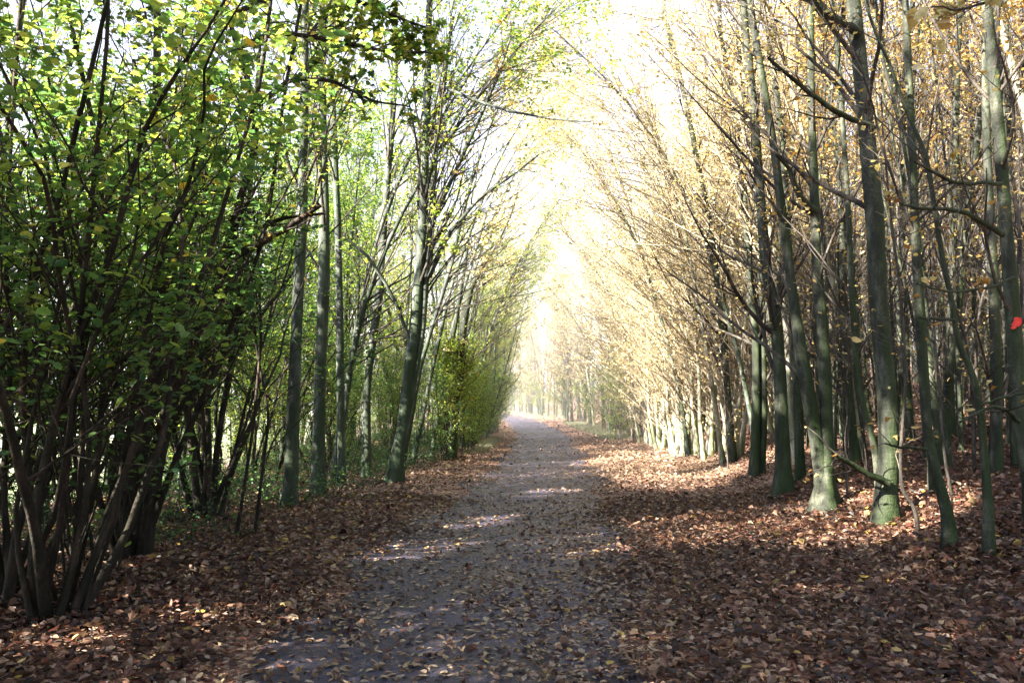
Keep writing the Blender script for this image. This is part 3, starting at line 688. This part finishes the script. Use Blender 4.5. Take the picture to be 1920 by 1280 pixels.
# leaves drifted against the feet of the near trees
mb = MB()
for o in list(COL.objects):
    if o.type == 'EMPTY' and o.location.y < 26 and o.name.split('.')[0] in ('beech_tree', 'maple_tree', 'hazel_shrub', 'field_maple'):
        n = int(2600 / max(o.location.y, 5)); a = RNG.random(n) * 2 * PI; r = RNG.uniform(.05, .55, n)
        x = o.location.x + r * np.cos(a); y = o.location.y + r * np.sin(a)
        z = g(x, y) + .02 + RNG.random(n) * .10 * np.clip(1 - r / .5, 0, 1)
        rv = np.where(RNG.random(n) < .08, RNG.uniform(.9, 1, n), RNG.random(n) ** 1.2 * .8)
        leaf_quads(mb, np.stack([x, y, z], -1), RNG.uniform(.035, .085, n), 0, .6, rv, True, droop=.1, aspect=.6, fold=.25)
tag(mb.build('drifted_leaves', [M['litter']], smooth=False), 'brown leaves heaped against the feet of the near trees', 'fallen leaves', kind='stuff')
for k in range(22):
    y = RNG.uniform(5, 15); x = float(cx(y)) + RNG.choice([RNG.uniform(-3.2, -1.2), RNG.uniform(.5, 4.5)])
    a = RNG.random() * 2 * PI; L = RNG.uniform(.2, .8); pts = []
    for t in np.linspace(0, 1, 5):
        px_, py2 = x + math.cos(a) * L * t + RNG.normal() * .02, y + math.sin(a) * L * t + RNG.normal() * .02
        pts.append((px_, py2, float(g(px_, py2)) + .055))
    P, R = resample(pts, [.007, .006, .005, .004, .002], 10, .003)
    mb = MB(); tubes(mb, P, R, 6)
    B, BR = spawn(P, R, 3, (.3, .9), (25, 50), (.06, .22), 4, rr=.6); tubes(mb, B, BR, 4)
    o = mb.build('fallen_stick', [M['twig']], origin=(x, y, float(g(x, y)) + .05)); o.location = (x, y, float(g(x, y)) + .05)
    tag(o, 'thin dead stick lying on the fallen leaves', 'stick', 'dead sticks on the leaf litter')

# ------------------------------------------------------------------ prototypes, copied
def proto(name, H, r0, lean=(0, 0), nb=40, nleaf=2000, bark='beech', twigm='twig', leafm='leaf_gold', bias=(0, 0, .3), tmin=.15, bL=(.8, 2.4), ang=(25, 60), lsize=(.07, .11), wob=.06, stems=1, rnd=None, sub=3, flare=.35, tpow=.7, tw=2, zlo=None, at=None):
    e = bpy.data.objects.new(name, None); COL.objects.link(e); e.empty_display_size = .3
    mb = MB(); cr = MB()
    for s in range(stems):
        q = np.array([0, 0, -.2]) + (RNG.normal(size=3) * [.12, .12, 0] if s else 0); pts = [q.copy()]; rr = [r0]
        d = unit(np.array([lean[0] * .25 + (RNG.normal() * .13 if stems > 1 else 0), lean[1] * .25, 1.0])); n = 9
        h = H * RNG.uniform(.75, 1) if s else H
        for k in range(n):
            d = unit(d + RNG.normal(size=3) * wob + np.array([lean[0] * .14 * k / 4, lean[1] * .14 * k / 4, .05])); q = q + d * h / n
            pts.append(q.copy()); rr.append(r0 * (1 - .85 * ((k + 1) / n) ** 1.1) * (1 if not s else .75))
        P, R = resample(pts, rr, 18)
        tubes(mb, P, R, 9, 0, trunk_lob(0, 0, flare))
        B, BR = spawn(P, R, nb // stems, (tmin, .98), ang, bL, 7, bias, .05, .11, .45, .004, tpow, .25, .035)
        C, CR = spawn(B, BR, sub, (.2, 1), (25, 60), (.35, 1.1), 5, (0, 0, .05), .03, .16, .6, .003)
        D, DR = spawn(C, CR, tw, (.2, 1), (25, 60), (.2, .5), 3, (0, 0, .03), .02, .18, .7, .002)
        global OFFS
        if at is not None:
            OFFS = np.array([at[0], at[1], float(g(*at)) - .02])
            kb = keep_mask(B[:, 4] + OFFS, more=True); B, BR = B[kb], BR[kb]; kc = keep_mask(C[:, 2] + OFFS, more=True); C, CR = C[kc], CR[kc]; kd = keep_mask(D[:, 1] + OFFS, more=True); D, DR = D[kd], DR[kd]
        tubes(cr, B, BR, 4); tubes(cr, C, CR, 3); tubes(cr, D, DR, 3)
        leaves(cr, D, nleaf // stems, lsize, 1, .85, rnd, False, spread=.035, zlo=zlo, cull=at is not None)
        OFFS = 0
        if zlo is not None: leaves(cr, D, nleaf // 12, lsize, 1, .85, palernd, False, spread=.05)
    mb.build('trunk', [M[bark]], e); cr.build('crown', [M[twigm], M[leafm]], e)
    return e
def scatter(protos, spots, labels, group, sc_=(.85, 1.15), rot=PI, used=None):
    used = used if used is not None else set()
    for k, (x, y) in enumerate(spots):
        p = protos[k % len(protos)]
        if p.name not in used: o = p; used.add(p.name)
        else: o = copy_tree(p)
        o.location = (x, y, float(g(x, y)) - .02)
        s = RNG.uniform(*sc_); o.scale = (s, s, s * RNG.uniform(.94, 1.08)); o.rotation_euler.z = RNG.uniform(-rot, rot)
        lab = labels(k, x, y) if callable(labels) else labels
        tag(o, lab, 'tree' if 'shrub' not in p.name and 'sapling' not in p.name else 'shrub', group)
    return used

def clear_of_gaps(x, y, r=2.6, h=9):
    for c, rr in GAPS:
        v = np.array([c[0] - x, c[1] - y]); t = v @ SUN_TRAVEL
        if t <= 0: continue
        if abs(v[0] * SUN_TRAVEL[1] - v[1] * SUN_TRAVEL[0]) < r + rr * .5 and c[2] + t * math.tan(SUN_EL) < h + float(g(x, y)): return False
    return True
def poisson(n, fx, mind, tries=30, avoid=()):
    out = list(avoid); res = []
    for _ in range(n * tries):
        if len(res) >= n: break
        x, y = fx()
        if all((x - a) ** 2 + (y - b) ** 2 > mind * mind for a, b in out): out.append((x, y)); res.append((x, y))
    return res
heroes = [(o.location.x, o.location.y) for o in COL.objects if o.type == 'EMPTY']
# row of sun-lit stems along the right edge, Y 13..30
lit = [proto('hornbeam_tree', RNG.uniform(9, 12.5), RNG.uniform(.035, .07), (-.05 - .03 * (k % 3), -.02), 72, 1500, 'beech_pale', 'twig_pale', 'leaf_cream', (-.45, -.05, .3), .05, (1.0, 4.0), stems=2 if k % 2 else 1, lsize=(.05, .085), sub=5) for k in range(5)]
spots = []
y = 20.5
while y < 37:
    spots.append((float(cx(y)) + RNG.uniform(4.2, 5.0) + (.4 if y < 24 else 0), y)); y += RNG.uniform(.25, .65)
sp2 = [(float(cx(y)) + RNG.uniform(5.2, 8.5), y) for y in RNG.uniform(20, 37, 18)]
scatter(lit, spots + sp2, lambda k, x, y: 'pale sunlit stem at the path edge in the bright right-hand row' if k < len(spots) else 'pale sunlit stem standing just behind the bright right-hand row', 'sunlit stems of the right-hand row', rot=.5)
# further right-hand row
far = [proto('hornbeam_tree', RNG.uniform(10, 13), RNG.uniform(.07, .11), (-.08, 0), 60, 2000, 'beech', 'twig', 'leaf_cream' if k % 3 else 'leaf_gold', (-.45, -.05, .25), .05, (1.2, 4.0), sub=4, lsize=(.07, .12)) for k in range(4)]
spots = []
y = 37.0
while y < 142:
    spots.append((float(cx(y)) + (RNG.uniform(3.9, 5.8) if y < 55 else RNG.uniform(3.2, 4.8)), y)); y += RNG.uniform(.7, 2.4)
scatter(far, spots, 'slender hornbeam in the distant hazy part of the right-hand row', 'distant trees of the right-hand row', (.7, 1.2), rot=.9)
# interior of the right-hand wood
bg = [proto('beech_tree', RNG.uniform(11, 15), RNG.uniform(.04, .085), (RNG.normal() * .06, 0), 44, 1150, 'beech', 'twig', 'leaf_gold', (0, 0, .3), .08, (.5, 2.0), wob=.05, sub=3, lsize=(.06, .10), tpow=.8, zlo=5.2) for k in range(8)]
def fx():
    y = 9 + 46 * RNG.random() ** .8; d = RNG.uniform(4.4 + (1.2 if y > 18 else 0), 3.4 + .62 * y)
    return float(cx(y)) + d, y
sp = poisson(285, fx, .72, avoid=heroes)
sp.sort(key=lambda a: a[1])
def lab(k, x, y):
    if y < 16: return 'thin beech stem close behind the mossy front row, right of the path'
    if y < 28: return 'thin straight beech in the middle of the right-hand wood'
    return 'dark thread-like beech far back in the right-hand wood'
scatter(bg, sp, lab, 'thin beeches inside the right-hand wood', (.8, 1.2))
slim = [proto('beech_tree', RNG.uniform(8, 11), RNG.uniform(.026, .042), (RNG.normal() * .1 - .05, 0), 34, 420, 'beech', 'twig', 'leaf_gold', (-.05, 0, .3), .08, (.4, 1.6), wob=.045, sub=3, lsize=(.05, .08), tpow=.8, zlo=4.5) for k in range(5)]
sp = poisson(70, lambda: (lambda y: (float(cx(y)) + RNG.uniform(4.3 + (.6 if y > 16 else 0), 3.4 + .55 * y), y))(RNG.uniform(9.5, 21)), .55, avoid=heroes)
scatter(slim, sp, 'pole-thin dark young beech squeezed between the thicker front trunks', 'pole-thin beeches between the front trunks', (.85, 1.15))
# young dark saplings thickening the wood
sap = [proto('beech_sapling', RNG.uniform(3.5, 6), RNG.uniform(.016, .03), (RNG.normal() * .12, 0), 22, 120, 'twig', 'twig', 'leaf_gold', (0, 0, .15), .1, (.4, 1.3), wob=.09, sub=3, lsize=(.05, .08), flare=.1, rnd=palernd) for k in range(4)]
sp = poisson(46, lambda: (lambda y: (float(cx(y)) + RNG.uniform(3.6, 3 + .55 * y), y))(RNG.uniform(9, 24)), .8, avoid=heroes)
scatter(sap, sp, 'wiry bare sapling among the trunks of the right-hand wood', 'wiry saplings in the right-hand wood', (.7, 1.2))
# shrubs at the foot of the right-hand row
shr = [proto('hornbeam_shrub', RNG.uniform(2.2, 3.6), .02, (-.1, 0), 60, 2200, 'twig', 'twig', 'leaf_lime', (-.1, -.1, .1), .02, (.4, 1.1), stems=4, lsize=(.04, .07), sub=4, rnd=yel, flare=.1) for k in range(2)]
sp = [(float(cx(y)) + d, y) for y, d in [(35, 4.0), (37, 3.6), (39, 4.2), (41, 3.8), (44, 4.0), (47, 3.9), (52, 3.9), (58, 3.8), (64, 3.4), (70, 3.2), (77, 3.0), (84, 3.2), (90, 2.8), (97, 3.0), (104, 3.0), (112, 2.8), (120, 2.6), (128, 2.6), (136, 2.4)]]
scatter(shr, sp, 'olive leafy shrub at the foot of the right-hand row, past the sunlit stems', 'shrubs at the foot of the right-hand row', (.8, 1.5))
# left side: hedge of green maples further along
hedge = [proto('maple_tree', RNG.uniform(9, 11.5), RNG.uniform(.05, .09), (.20, -.03), 90, 4200, 'grey', 'twig', 'leaf_lime' if k % 2 else 'leaf_green', (.30, -.1, .2), .03, (.8, 2.6), stems=2, lsize=(.06, .10), sub=4, rnd=(yel if k % 2 else (lambda p: np.clip(RNG.normal(.68, .16, len(p)), 0, 1)))) for k in range(4)]
spots = []
y = 22.0
while y < 62:
    q_ = (float(cx(y)) - RNG.uniform(2.4, 3.6), y)
    if clear_of_gaps(*q_, r=1.5, h=9): spots.append(q_)
    y += RNG.uniform(.7, 1.8)
scatter(hedge, spots, 'leafy young maple in the dense green hedge left of the path', 'maples of the left-hand hedge', (.55, 1.1), rot=.9)
sp = poisson(34, lambda: (lambda y: (float(cx(y)) - RNG.uniform(4.2, 11), y))(RNG.uniform(16, 50)), 1.6, avoid=heroes)
sp = [p for p in sp if clear_of_gaps(*p)]
scatter(hedge, sp, 'green maple standing behind the left-hand row and hedge', 'maples behind the left-hand row', (.9, 1.2))
# pale thin maples behind the left row, and unseen trees added beside and behind the viewer to shade the foreground
def shade_tree(x, y, label, group, n=3300, tmin=.16):
    e = proto('maple_tree', RNG.uniform(9.5, 12.5), RNG.uniform(.05, .085), (.05, 0), 54, n, 'grey', 'twig', 'leaf_lime', (.1, 0, .25), tmin, (1, 3.0), lsize=(.07, .115), rnd=lambda p: np.clip(RNG.normal(.4, .2, len(p)), 0, 1), sub=4, at=(x, y))
    e.location = (x, y, float(g(x, y)) - .02); tag(e, label, 'tree', group)
sp = poisson(34, lambda: (lambda y: (-RNG.uniform(4.6 + .02 * y, 13), y))(RNG.uniform(10, 31)), 1.5, avoid=heroes)
for x, y in sp: shade_tree(x, y, 'slim pale-barked maple backlit behind the left-hand hazels', 'backlit maples behind the hazels', 3300 if y > 18 else 2000)
sp = poisson(26, lambda: (RNG.uniform(-10.5, -4.6), RNG.uniform(1.5, 11.5)), 1.15, avoid=heroes)  # put in for high crowns that shade the right foreground
for x, y in sp: shade_tree(x, y, 'tall maple added among the hazels, its unseen crown shading the foreground', 'tall maples added among the hazels for shade', 11000, .52)
sp = poisson(44, lambda: (RNG.uniform(-13, -3.6), RNG.uniform(-11, 8)), 1.35, avoid=heroes + [(0, 0), (-2, 2), (-3.3, 5)])
sp = [(x, y) for x, y in sp if abs(x) > .75 * y + 2.2]
for x, y in sp: shade_tree(x, y, 'unseen green maple added for shade beside or behind the viewer on the left', 'unseen green maples added for shade', 10500)
sp = [(5.2, .8), (5.0, -1.5), (3.8, -4.5), (2.6, -3.0), (6.8, 3.4), (7.5, -3), (5.4, -7.5), (9.4, .5), (8.6, 5.5), (2.9, -8)]  # unseen, placed to close the canopy and shade the foreground
scatter(far, sp, 'unseen beech added for shade beside or behind the viewer on the right', 'unseen beeches added for shade', (1.0, 1.2), rot=.6)
# weeping birch leaning over the path in the distance
wb = proto('weeping_tree', 13, .14, (.25, 0), 60, 6000, 'beech', 'twig', 'leaf_lime', (.3, 0, -.1), .35, (1.5, 3.4), sub=6, lsize=(.08, .13), rnd=yel)
scatter([wb], [(float(cx(64)) - 3.4, 64)], 'drooping tree leaning over the path from the left in the distance', None, (1, 1), rot=0.05)
# leafy hazels that close the view under the left-hand maples
und = [proto('hazel_shrub', RNG.uniform(3.6, 5.2), .022, (.05, 0), 84, 4200, 'hazel', 'hazel', 'leaf_lime' if k == 1 else 'leaf_green', (.1, -.1, .1), .03, (.5, 1.5), stems=6, lsize=(.05, .085), sub=4, rnd=(lambda p: np.clip(RNG.normal(.5, .2, len(p)), 0, 1)), flare=.1) for k in range(3)]
sp = poisson(34, lambda: (lambda y: (float(cx(y)) - RNG.uniform(4.6, 9.5), y))(RNG.uniform(15, 42)), 1.3, avoid=heroes)
scatter(und, sp, 'leafy hazel under the maples behind the left-hand row', 'hazels under the left-hand maples', (.7, 1.1))
scatter(und, [(float(cx(y)) - RNG.uniform(2.5, 3.2), y) for y in np.arange(22.5, 50, 1.5)], 'leafy hazel filling the foot of the left-hand hedge', 'hazels at the foot of the left-hand hedge', (.55, .95))
# trees arching right over the path
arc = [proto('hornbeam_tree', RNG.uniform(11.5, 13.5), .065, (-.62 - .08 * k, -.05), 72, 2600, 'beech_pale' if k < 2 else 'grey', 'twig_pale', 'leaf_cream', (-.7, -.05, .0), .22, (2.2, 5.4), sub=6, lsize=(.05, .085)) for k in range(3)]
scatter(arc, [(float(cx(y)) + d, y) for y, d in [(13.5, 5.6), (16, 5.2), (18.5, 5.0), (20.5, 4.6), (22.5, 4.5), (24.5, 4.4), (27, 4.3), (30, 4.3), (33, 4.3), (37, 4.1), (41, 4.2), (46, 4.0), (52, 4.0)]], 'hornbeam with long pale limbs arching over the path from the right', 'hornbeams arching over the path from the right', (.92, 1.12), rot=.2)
arl = [proto('maple_tree', 13, .08, (.55, -.05), 70, 3800, 'grey', 'twig', 'leaf_cream' if k else 'leaf_lime', (.6, -.05, .1), .22, (2.0, 4.2), sub=6, lsize=(.055, .09), rnd=yel) for k in range(2)]
for y, d in [(16.5, 4.3), (18.3, 4.8), (20, 3.6), (22.2, 3.7), (24.5, 3.5), (27, 3.5), (30, 3.4)]:
    x = float(cx(y)) - d
    e = proto('maple_tree', RNG.uniform(11.5, 13.5), .07, (.50, -.05), 70, 3600, 'grey', 'twig', 'leaf_cream' if RNG.random() < .4 else 'leaf_lime', (.6, -.05, .1), .22, (2.0, 4.0), sub=6, lsize=(.055, .09), rnd=yel, at=(x, y))
    e.location = (x, y, float(g(x, y)) - .02)
    tag(e, 'maple with limbs reaching over the path from the left-hand hedge', 'tree', 'maples arching over the path from the left')
scatter(arl, [(float(cx(y)) - d, y) for y, d in [(33, 3.3), (37, 3.2), (41, 3.3), (46, 3.3)]], 'maple with limbs reaching over the path from the left-hand hedge', 'maples arching over the path from the left', (.85, 1.0), rot=.15)
# far wood, one mass
mb = MB()
n = 520
yy = RNG.uniform(52, 150, n); xx = cx(yy) + RNG.uniform(8, 75, n)
y2 = RNG.uniform(20, 56, 160); x2 = cx(y2) + 3 + .62 * y2 + RNG.uniform(0, 22, 160)
xx = np.r_[xx, x2]; yy = np.r_[yy, y2]; n = len(xx)
P = np.empty((n, 5, 3)); hh = RNG.uniform(11, 15, n)
for k in range(5):
    P[:, k] = np.stack([xx, yy, g(xx, yy) - .2 + hh * k / 4], -1) + RNG.normal(size=(n, 3)) * (.15 if k else 0)
tubes(mb, P, np.tile(np.array([.12, .10, .08, .05, .02]), (n, 1)), 6)
B, BR = spawn(P, np.full((n, 5), .06), 9, (.2, 1), (30, 65), (1, 2.6), 4, (0, 0, .3), rmin=.012)
tubes(mb, B, BR, 3); leaves(mb, B, 60000, (.16, .26), 1, .9, None, False, spread=.35)
tag(mb.build('distant_wood', [M['beech'], M['leaf_gold']]), 'golden far depth of the right-hand wood where single trees merge', 'woodland', kind='stuff')
# undergrowth left
mb = MB()
n = 9000
y = RNG.uniform(9, 48, n); d = RNG.uniform(3.0, 9, n); x = cx(y) - d
k = lowf(x * 1.5, y * 1.5) > -.1; x, y = x[k], y[k]; n = len(x)
P = np.empty((n, 4, 3)); P[:, 0] = np.stack([x, y, g(x, y)], -1); dd = unit(RNG.normal(size=(n, 3)) * [.5, .5, 0] + [0, 0, 1])
for k in range(1, 4):
    dd = unit(dd + RNG.normal(size=(n, 3)) * .25 - [0, 0, .12]); P[:, k] = P[:, k - 1] + dd * RNG.uniform(.08, .34, (n, 1))
tubes(mb, P, np.tile([.005, .004, .003, .002], (n, 1)), 3); leaves(mb, P, 42000, (.04, .08), 1, .8, grn, False, spread=.05)
tag(mb.build('undergrowth', [M['twig'], M['leaf_green']]), 'tangle of low brambles and dead stalks under the left-hand trees', 'undergrowth', kind='stuff')

# ------------------------------------------------------------------ leaves caught falling
def falling(label, px, py, Y, size, mat, rot, cat='leaf'):
    p = at_depth(px, py, Y)
    e = empty('falling_leaf', tuple(p), label, cat, 'leaves falling through the air')
    mb = MB()
    nu = 9; u = np.linspace(0, 1, nu); w = np.sin(u ** .8 * PI) ** .8 * .33 * size
    rows = []
    for j, s in enumerate((-1, -.5, 0, .5, 1)):
        rows.append(np.stack([u * size - size / 2, s * w, .10 * size * abs(s) + .16 * size * (u - .5) ** 2 * 4 * .5], -1))
    V = np.stack(rows).reshape(-1, 3)
    i = np.arange(4)[:, None] * nu + np.arange(nu - 1)[None]
    mb.add(V, np.stack([i, i + 1, i + 1 + nu, i + nu], -1).reshape(-1, 4), 0, np.full(4 * (nu - 1), .8))
    b = mb.build('leaf_blade', [M[mat]], e)
    st = MB(); Pq, Rq = resample([(-size / 2, 0, .08 * size), (-size * .65, 0, .1 * size), (-size * .85, 0, .02 * size)], [.0012] * 3, 6)
    tubes(st, Pq, Rq, 5); st.build('stalk', [M['twig']], e)
    e.rotation_euler = rot
falling('pale leaf falling in front of the thick mossy trunk', 1605, 638, 4.2, .055, 'leaf_gold', (1.1, .35, -.2))
falling('orange leaf falling before the dark maple trunk', 572, 525, 6.0, .06, 'leaf_gold', (1.3, .2, 1.2))
falling('bright lime leaf falling at the far left', 78, 306, 4.0, .075, 'leaf_lime', (.6, .1, .3))
falling('bright lime leaf falling just right of another one', 124, 312, 4.0, .075, 'leaf_lime', (.9, .1, -.3))
falling('yellow leaf drifting low over the left verge', 840, 873, 9, .08, 'leaf_gold', (.9, .3, .6))
# twig with pale leaves hanging into the top right corner
p0 = at_depth(1960, -60, 3.6)
e = empty('overhanging_twig', tuple(p0), 'twig with large pale leaves hanging into the top right corner', 'twig')
limb(e, p0, 'branch', [(1960, -60, 12), (1900, -20, 8), (1860, 0, 6), (1800, 20, 5), (1745, 15, 3)], 3.6, bark='twig', leafm='leaf_cream', nleaf=42, sub=8, subL=(.08, .25), lsize=(.06, .1))

# ------------------------------------------------------------------ added mist bleaching the sunlit ride
m = bpy.data.materials.new('glow'); m.use_nodes = True; nt = m.node_tree; nt.nodes.clear()
vs = nt.nodes.new('ShaderNodeVolumeScatter'); vs.inputs['Density'].default_value = .005; vs.inputs['Anisotropy'].default_value = .2  # scattering volume stands in for bloom over the bright centre
vs.inputs['Color'].default_value = (1, .98, .93, 1)
oo = nt.nodes.new('ShaderNodeOutputMaterial'); nt.links.new(vs.outputs[0], oo.inputs['Volume'])
mb = MB()
x0, x1, y0, y1, z0, z1 = -60, 70, 26, 260, -8, 26
V = np.array([(x, y, z) for z in (z0, z1) for y in (y0, y1) for x in (x0, x1)], float)
mb.add(V, np.array([[0, 2, 3, 1], [4, 5, 7, 6], [0, 1, 5, 4], [2, 6, 7, 3], [0, 4, 6, 2], [1, 3, 7, 5]]))
tag(mb.build('glow', [m], smooth=False), 'added bright mist hanging over the far part of the path', 'glow', kind='stuff')
# ------------------------------------------------------------------ camera, light, world
cam = bpy.data.cameras.new('camera'); co = bpy.data.objects.new('camera', cam); COL.objects.link(co)
co.location = CAM; co.rotation_euler = (PI / 2 + PITCH, 0, 0); cam.sensor_width = 36; cam.lens = 36 * F / W0
cam.clip_end = 5000; cam.clip_start = .05
sc.camera = co
sun = bpy.data.lights.new('sun', 'SUN'); so = bpy.data.objects.new('sun', sun); COL.objects.link(so)
so.rotation_euler = Vector(LDIR).to_track_quat('-Z', 'Y').to_euler()
sun.energy = 58.0; sun.angle = math.radians(.5); sun.color = (1, .91, .76)
w = bpy.data.worlds.new('World'); sc.world = w; w.use_nodes = True
nt = w.node_tree; nt.nodes.clear()
sky = nt.nodes.new('ShaderNodeTexSky'); sky.sky_type = 'NISHITA'; sky.sun_disc = False
sky.sun_elevation = SUN_EL
az = math.atan2(-SUN_TRAVEL[0], -SUN_TRAVEL[1])   # to-sun, clockwise from +Y
sky.sun_rotation = az
sky.air_density = 1.0; sky.dust_density = 5.0; sky.ozone_density = 1.0
bgn = nt.nodes.new('ShaderNodeBackground'); bgn.inputs['Strength'].default_value = .42
out = nt.nodes.new('ShaderNodeOutputWorld')
bw = nt.nodes.new('ShaderNodeRGBToBW'); nt.links.new(sky.outputs[0], bw.inputs[0])
mxn = nt.nodes.new('ShaderNodeMix'); mxn.data_type = 'RGBA'; mxn.inputs[0].default_value = .85
nt.links.new(sky.outputs[0], mxn.inputs[6]); ad = nt.nodes.new('ShaderNodeMath'); ad.operation = 'MAXIMUM'; ad.inputs[1].default_value = 3.5
nt.links.new(bw.outputs[0], ad.inputs[0]); vm = nt.nodes.new('ShaderNodeVectorMath'); vm.operation = 'SCALE'; vm.inputs[0].default_value = (.80, .94, 1.30)
nt.links.new(ad.outputs[0], vm.inputs['Scale']); nt.links.new(vm.outputs[0], mxn.inputs[7])   # added bright floor, tinted blue, that whitens the sky
nt.links.new(mxn.outputs[2], bgn.inputs['Color']); nt.links.new(bgn.outputs[0], out.inputs['Surface'])
sc.view_settings.view_transform = 'Standard'; sc.view_settings.look = 'None'; sc.view_settings.exposure = 0
sc.render.engine = 'CYCLES'
c = sc.cycles
c.max_bounces = 7; c.diffuse_bounces = 4; c.glossy_bounces = 2; c.transmission_bounces = 5; c.transparent_max_bounces = 4; c.volume_bounces = 0
c.caustics_reflective = False; c.caustics_refractive = False
c.use_denoising = True
c.sample_clamp_indirect = 6
